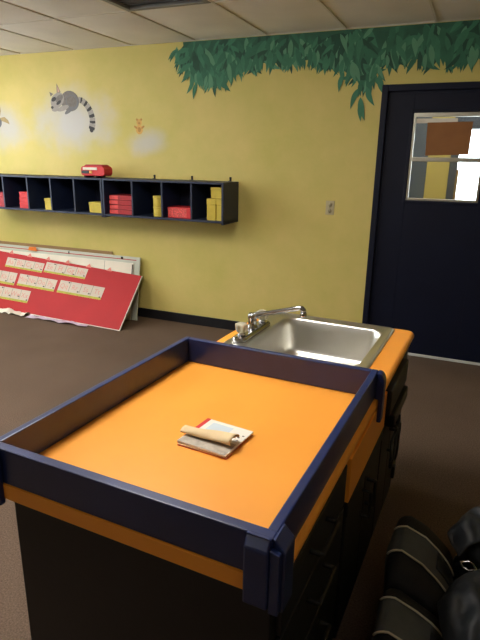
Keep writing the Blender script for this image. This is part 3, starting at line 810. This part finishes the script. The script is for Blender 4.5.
MB().lathe([(.0125, 0), (.0135, .003), (.0135, .018), (.012, .021)], (FXc+.223, 1.997, FZ+.098), 16).build('aerator', M_CHROME, so)

# tray rail on the near half of the counter
TX0, TX1, TXi0, TXi1 = -.973, -.271, -.953, -.292
TY0, TY1, TYi0, TYi1 = .722, 1.596, .7456, 1.574
t = thing('tray_rail', 'dark navy wooden rail boxing in the near half of the orange counter', 'tray rail', ((TX0+TX1)/2, 1.15, ZC), True)
z0 = ZC+.0005
MB().box(TX0, TX1, TY0, TYi0, z0, ZR, .003).build('end_board', M_NAVY, t)
MB().box(TXi0, TXi1, TYi1, TY1, z0, ZR-.0005, .003).build('end_board', M_NAVY, t)
MB().box(TX0, TXi0, TYi0, TY1, z0, ZR-.0003, .003).build('side_board', M_NAVY, t)
MB().box(TXi1, TX1, TYi0, TY1, z0, ZR-.0003, .003).build('side_board', M_NAVY, t)
def guard(pts, d0, d1, axis): MB().prism(pts, d0, d1, axis, bev=.004).build('corner_guard', M_NAVY, t)
# near right corner: a front piece and a side piece with chamfered tops
guard([(TY0-.0005, .712), (TY0-.0005, ZR), (TY0-.002, ZR), (TY0-.016, ZR-.022), (TY0-.016, .712)], -.322, -.2735, 'x')
gd = MB()
gd.prism([(CX1+.001, .705), (CX1+.001, ZC+.002), (TX1+.0005, ZC+.002), (TX1+.0005, ZR), (TX1+.003, ZR), (CX1+.012, ZR-.022), (CX1+.012, .705)], .7215, .772, 'y', bev=.003)
gd.prism([(-.2725, .705), (-.2725, ZR-.016), (CX1+.006, ZR-.022), (CX1+.006, .705)], .7095, .7225, 'y', bev=.002)
gd.build('corner_guard', M_NAVY, t)
# near left corner
guard([(TY0-.0005, .715), (TY0-.0005, ZR-.004), (TY0-.004, ZR-.004), (TY0-.016, ZR-.018), (TY0-.016, .715)], -.985, -.928, 'x')
guard([(TX0-.0005, .715), (TX0-.0005, ZR-.004), (TX0-.004, ZR-.004), (TX0-.016, ZR-.018), (TX0-.016, .715)], .712, .765, 'y')
# far right corner: rounded clip
cl = [(CX1+.001, .690), (CX1+.001, ZC+.002), (TX1+.0005, ZC+.002), (TX1+.0005, ZR)]
cl += [(TX1+.006+.020*math.sin(PI/2*k/6), ZR-.030+.030*math.cos(PI/2*k/6)) for k in range(7)] + [(TX1+.026, .690)]
guard(cl, 1.562, 1.600, 'y')

# booklet lying on the tray
ang = -.05
bx, by = -.595, 1.118
t = thing('booklet', 'small white and red booklet lying open on the orange counter', 'book', (bx, by, ZC), True)
def bt(x, y): return (bx + x*math.cos(ang) - y*math.sin(ang), by + x*math.sin(ang) + y*math.cos(ang))
def sheet(x0, x1, y0, y1, z0, z1, a=0.0):
    b = MB(); b.box(x0, x1, y0, y1, z0, z1, 0, mtx=Matrix.Translation((bx, by, 0)) @ Matrix.Rotation(ang+a, 4, 'Z')); return b
z = ZC+.0008
sheet(-.074, .072, -.074, .073, z, z+.0012, .02).build('back_cover', M_REDBOX, t, 'red cover')
b = sheet(-.073, .071, -.073, .072, z+.0013, z+.004, .02); b.build('pages', M_CREAM, t)
sheet(-.075, .073, -.072, .074, z+.0041, z+.0053, -.02).build('cover', M_BROWN, t)
sheet(-.074, .073, -.072, .073, z+.0054, z+.0088, -.03).build('pages', M_PAPER, t)
sheet(-.074, .0735, -.072, .0735, z+.0089, z+.0098, -.03).build('title_page', M_PAPER, t, 'white page')
sheet(-.074, -.062, -.02, .0735, z+.0099, z+.0104, -.03).build('red_stripe', M_REDBOX, t, 'red stripe')
sheet(-.045, .02, .01, .06, z+.0099, z+.0103, -.03).build('picture', mat('pale_blue_print', (196, 208, 214), .7), t, 'pale blue picture')
for (x, y) in [(.040, .012), (.052, .022), (.045, .032), (.057, .006), (.060, .034)]:
    ik = MB(); ik.box(x, x+.006, y, y+.005, z+.0099, z+.0103, 0, mtx=Matrix.Translation((bx, by, 0)) @ Matrix.Rotation(ang-.03, 4, 'Z'))
    ik.build('print', M_INKG, t, 'small grey mark')
# curled leaf: a page rolled over itself across the middle, fuller at its right end
sheet(-.072, .070, -.071, -.012, z+.0099, z+.0108, -.03).build('inner_page', mat('shade_grey_page', (176, 166, 150), .7, var=.2, scale=60), t, 'page greyed with the painted shade of the curl')  # shade under the curled page is put into this grey
def roll(nm, m_, x0, x1, r0, r1, y0, y1, a1, lab=None):
    b = MB(); rings = []
    for i in range(17):
        u = i/16; x = x0 + (x1-x0)*u; r = r0 + (r1-r0)*u**1.3; yc = y0 + (y1-y0)*u; row = []
        for k in range(19):
            a = -.35 + a1*k/18
            yy_ = yc + r*1.35*math.cos(a); zz_ = z + .0112 + r*.72 + r*.72*math.sin(a) + .0012*math.sin(u*9+k*.4)
            X, Y = bt(x, yy_); row.append((X, Y, max(z+.0112, zz_)))
        rings.append(row)
    o = b.loft(rings, cap0=False, cap1=False, closed=False).build(nm, m_, t, lab)
    s_ = o.modifiers.new('thick', 'SOLIDIFY'); s_.thickness = .0009
roll('curled_page', M_CREAM, -.086, .066, .0115, .0185, -.026, -.016, PI*1.25, 'curled cream page')
roll('curled_page', mat('pale_green_page', (222, 208, 150), .7, var=.1, scale=30), -.078, .058, .008, .012, -.022, -.012, PI*1.3, 'curled pale yellow page')
# ------------------------------------------------------------------ bags on the floor
def bag_section(y, y0, y1, x0, x1, hz, n=44, off=0.0, seed=0.0):
    u = (y - y0)/(y1 - y0); sh = max(0.0, 1 - abs(2*u - 1)**5)**.5*.14 + .86
    cx, a = (x0+x1)/2, (x1-x0)/2*sh; P = []
    for k in range(n):
        th = 2*PI*k/n; c, s_ = math.cos(th), math.sin(th); ex = 2/(4.2 if c > 0 else 7.0)
        px = cx + (a+off)*math.copysign(abs(c)**ex, c); q = math.copysign(abs(s_)**ex, s_)
        v = (px - x0)/(x1 - x0)
        top = hz*sh*(1.0 + .03*math.sin(v*3) - .42*max(0, v-.25)**1.2)
        pz_ = top/2 + (top/2+off)*q
        d = .012*noise.noise((px*7+seed, y*7, pz_*7+seed))
        P.append((px + d*c, y + d*.4, max(.001, pz_ + d*max(0, s_))))
    return P
def duffel(label, y0, y1, x0, x1, hz, b0, b1, seed):
    t = thing('duffel_bag', label, 'bag', ((x0+x1)/2, (y0+y1)/2, 0), group='black duffel bags with pale piping')
    ys = [y0 + (y1-y0)*(.5-.5*math.cos(PI*k/30)) for k in range(31)]
    MB().loft([bag_section(y, y0, y1, x0, x1, hz, seed=seed) for y in ys]).build('body', M_BLACK, t)
    n = 44
    def arc(y, off, k0=0, k1=24): return bag_section(y, y0, y1, x0, x1, hz, off=off, seed=seed)[k0:k1]
    rings = [arc(b0 + (b1-b0)*k/10, .004) for k in range(11)]
    inner = [arc(b0 + (b1-b0)*k/10, -.002) for k in range(11)]
    o = MB().loft(rings, False, False, closed=False).build('grey_panel', M_OLIVE, t, 'dark grey canvas panel')
    s_ = o.modifiers.new('thick', 'SOLIDIFY'); s_.thickness = .003; s_.offset = -1
    for y in (b0, b1): MB().tube(arc(y, .006, 3, 18), .0032, 7).build('piping', M_PIPE, t, 'pale piping')
    # pocket flap on the panel
    fl_ = [bag_section(b0 + (b1-b0)*q, y0, y1, x0, x1, hz, off=.010, seed=seed)[5:11] for q in (.15, .3, .5, .7)]
    o = MB().loft(fl_, False, False, closed=False).build('pocket_flap', M_LEATHER, t); s_ = o.modifiers.new('thick', 'SOLIDIFY'); s_.thickness = .004; s_.offset = -1
    hd = [(x0+.05+.08*k/16, (b0+b1)/2-.085+.02*math.sin(PI*k/16), bag_section((b0+b1)/2-.085, y0, y1, x0, x1, hz)[11][2]*.9+.004+.022*math.sin(PI*k/16)) for k in range(17)]
    MB().tube(hd, .007, 8).build('handle', M_BLACK, t)
    return t
duffel('black duffel bag with pale piping, the farther one beside the island', 1.375, 1.715, -.105, .100, .306, 1.605, 1.468, 1.0)
duffel('black duffel bag with pale piping, the nearer one beside the island', 1.02, 1.365, -.098, .100, .300, 1.282, 1.158, 5.0)

def blob(mb, c, r, ex=.6, seed=0, amp=.03, nu=72, nv=40, fr=9):
    rings = []
    for j in range(nv+1):
        ph = -PI/2 + PI*j/nv; row = []
        for k in range(nu):
            th = 2*PI*k/nu
            f = lambda q: math.copysign(abs(q)**ex, q)
            d = Vector((f(math.cos(ph))*f(math.cos(th)), f(math.cos(ph))*f(math.sin(th)), f(math.sin(ph))))
            p = Vector((c[0]+d.x*r[0], c[1]+d.y*r[1], c[2]+d.z*r[2]))
            nn = noise.noise((p.x*fr+seed, p.y*fr, p.z*fr)) + .5*noise.noise((p.x*fr*2.2, p.y*fr*2.2+seed, p.z*fr*2.2))
            rg = 1 - abs(noise.noise((p.x*fr*1.6 + p.y*4 + seed, p.y*fr*.9, p.z*fr*1.3)))*2
            p += d*(amp*nn + amp*.75*max(0, rg - .35))
            p.z = max(.001, p.z); row.append(p)
        rings.append(row)
    mb.loft(rings, True, True)
def flap(name, pts_a, pts_b, parent, m=M_LEATHER):
    """a soft flap lofted between two edges"""
    n = 20; rows = []
    def fine(pts):
        o_ = []
        for a, b_ in zip(pts, pts[1:]):
            for k in range(8): o_.append(Vector(a).lerp(Vector(b_), k/8))
        return o_ + [Vector(pts[-1])]
    for i in range(n+1):
        u = i/n; row = []
        for a, b_ in zip(fine(pts_a), fine(pts_b)):
            p = a.lerp(b_, u)
            fold = 1 - abs(noise.noise((p.x*13 + 3, p.y*9, 1.7)))*2.4
            p.z += .016*math.sin(PI*u) + .012*noise.noise((p.x*22, p.y*22, u*2)) + .016*max(0, fold)*math.sin(PI*min(1, u*1.1)); row.append(p)
        rows.append(row)
    o = MB().loft(rows, False, False, closed=False).build(name, m, parent)
    s_ = o.modifiers.new('thick', 'SOLIDIFY'); s_.thickness = .008
    s2 = o.modifiers.new('sub', 'SUBSURF'); s2.levels = 1; s2.render_levels = 1
def ringmesh(c, r, rt, rx, ry):
    m_ = Matrix.Translation(c) @ Matrix.Rotation(ry, 4, 'Y') @ Matrix.Rotation(rx, 4, 'X')
    return [m_ @ Vector((r*math.cos(2*PI*k/16), r*math.sin(2*PI*k/16), 0)) for k in range(16)]
t = thing('leather_bag', 'black leather bag with silver rings, behind the other leather bag at right', 'bag', (.24, 1.70, 0), group='black leather bags')
b = MB(); blob(b, (.245, 1.695, .160), (.124, .128, .155), .62, 3, .042); b.build('body', M_LEATHER, t)
flap('flap', [(.26, 1.80, .338), (.20, 1.75, .346), (.17, 1.68, .346), (.18, 1.60, .332)], [(.165, 1.79, .316), (.108, 1.74, .313), (.060, 1.632, .306), (.10, 1.56, .285)], t)
for (c, a, b_) in (((.122, 1.715, .336), .5, .3), ((.158, 1.752, .340), .2, -.4)):
    MB().tube(ringmesh(c, .009, 0, a, b_), .003, 7, closed=True).build('ring', M_CHROME, t, 'silver ring')
t = thing('leather_bag', 'black leather bag with a silver buckle, nearest the right edge of the photo', 'bag', (.25, 1.33, 0), group='black leather bags')
b = MB(); blob(b, (.255, 1.315, .165), (.130, .172, .160), .62, 11, .045); b.build('body', M_LEATHER, t)
flap('flap', [(.26, 1.47, .345), (.20, 1.42, .356), (.17, 1.33, .356), (.19, 1.18, .342)], [(.165, 1.482, .318), (.095, 1.42, .312), (.050, 1.312, .306), (.085, 1.19, .28)], t)
MB().tube([(.105, 1.525, .300), (.130, 1.532, .306), (.142, 1.520, .308), (.150, 1.500, .308), (.128, 1.492, .304), (.112, 1.505, .300)], .004, 8, closed=True).build('buckle', M_CHROME, t, 'silver buckle')

# ------------------------------------------------------------------ light from outside, camera
w = bpy.data.worlds.new('World'); sc.world = w; w.use_nodes = True
w.node_tree.nodes['Background'].inputs['Color'].default_value = (0.88, 0.95, 1.0, 1); w.node_tree.nodes['Background'].inputs['Strength'].default_value = 7.0

for o in ROOTS:
    if '_o' in o: del o['_o']
cam = bpy.data.cameras.new('camera'); co = bpy.data.objects.new('camera', cam); COL.objects.link(co)
yaw, pitch, roll = 0.402, 0.2929, 0.0172
co.matrix_world = Matrix.Translation((0, 0, 1.48)) @ Matrix.Rotation(yaw, 4, 'Z') @ Matrix.Rotation(PI/2 - pitch, 4, 'X') @ Matrix.Rotation(roll, 4, 'Z')
cam.sensor_fit = 'AUTO'; cam.sensor_width = 36; cam.lens = 532.59/640*36; cam.clip_start = .02; cam.clip_end = 100
sc.camera = co
vs = sc.view_settings; vs.view_transform = 'Standard'; vs.look = 'None'; vs.gamma = 1; vs.use_curve_mapping = False; vs.exposure = 0.45
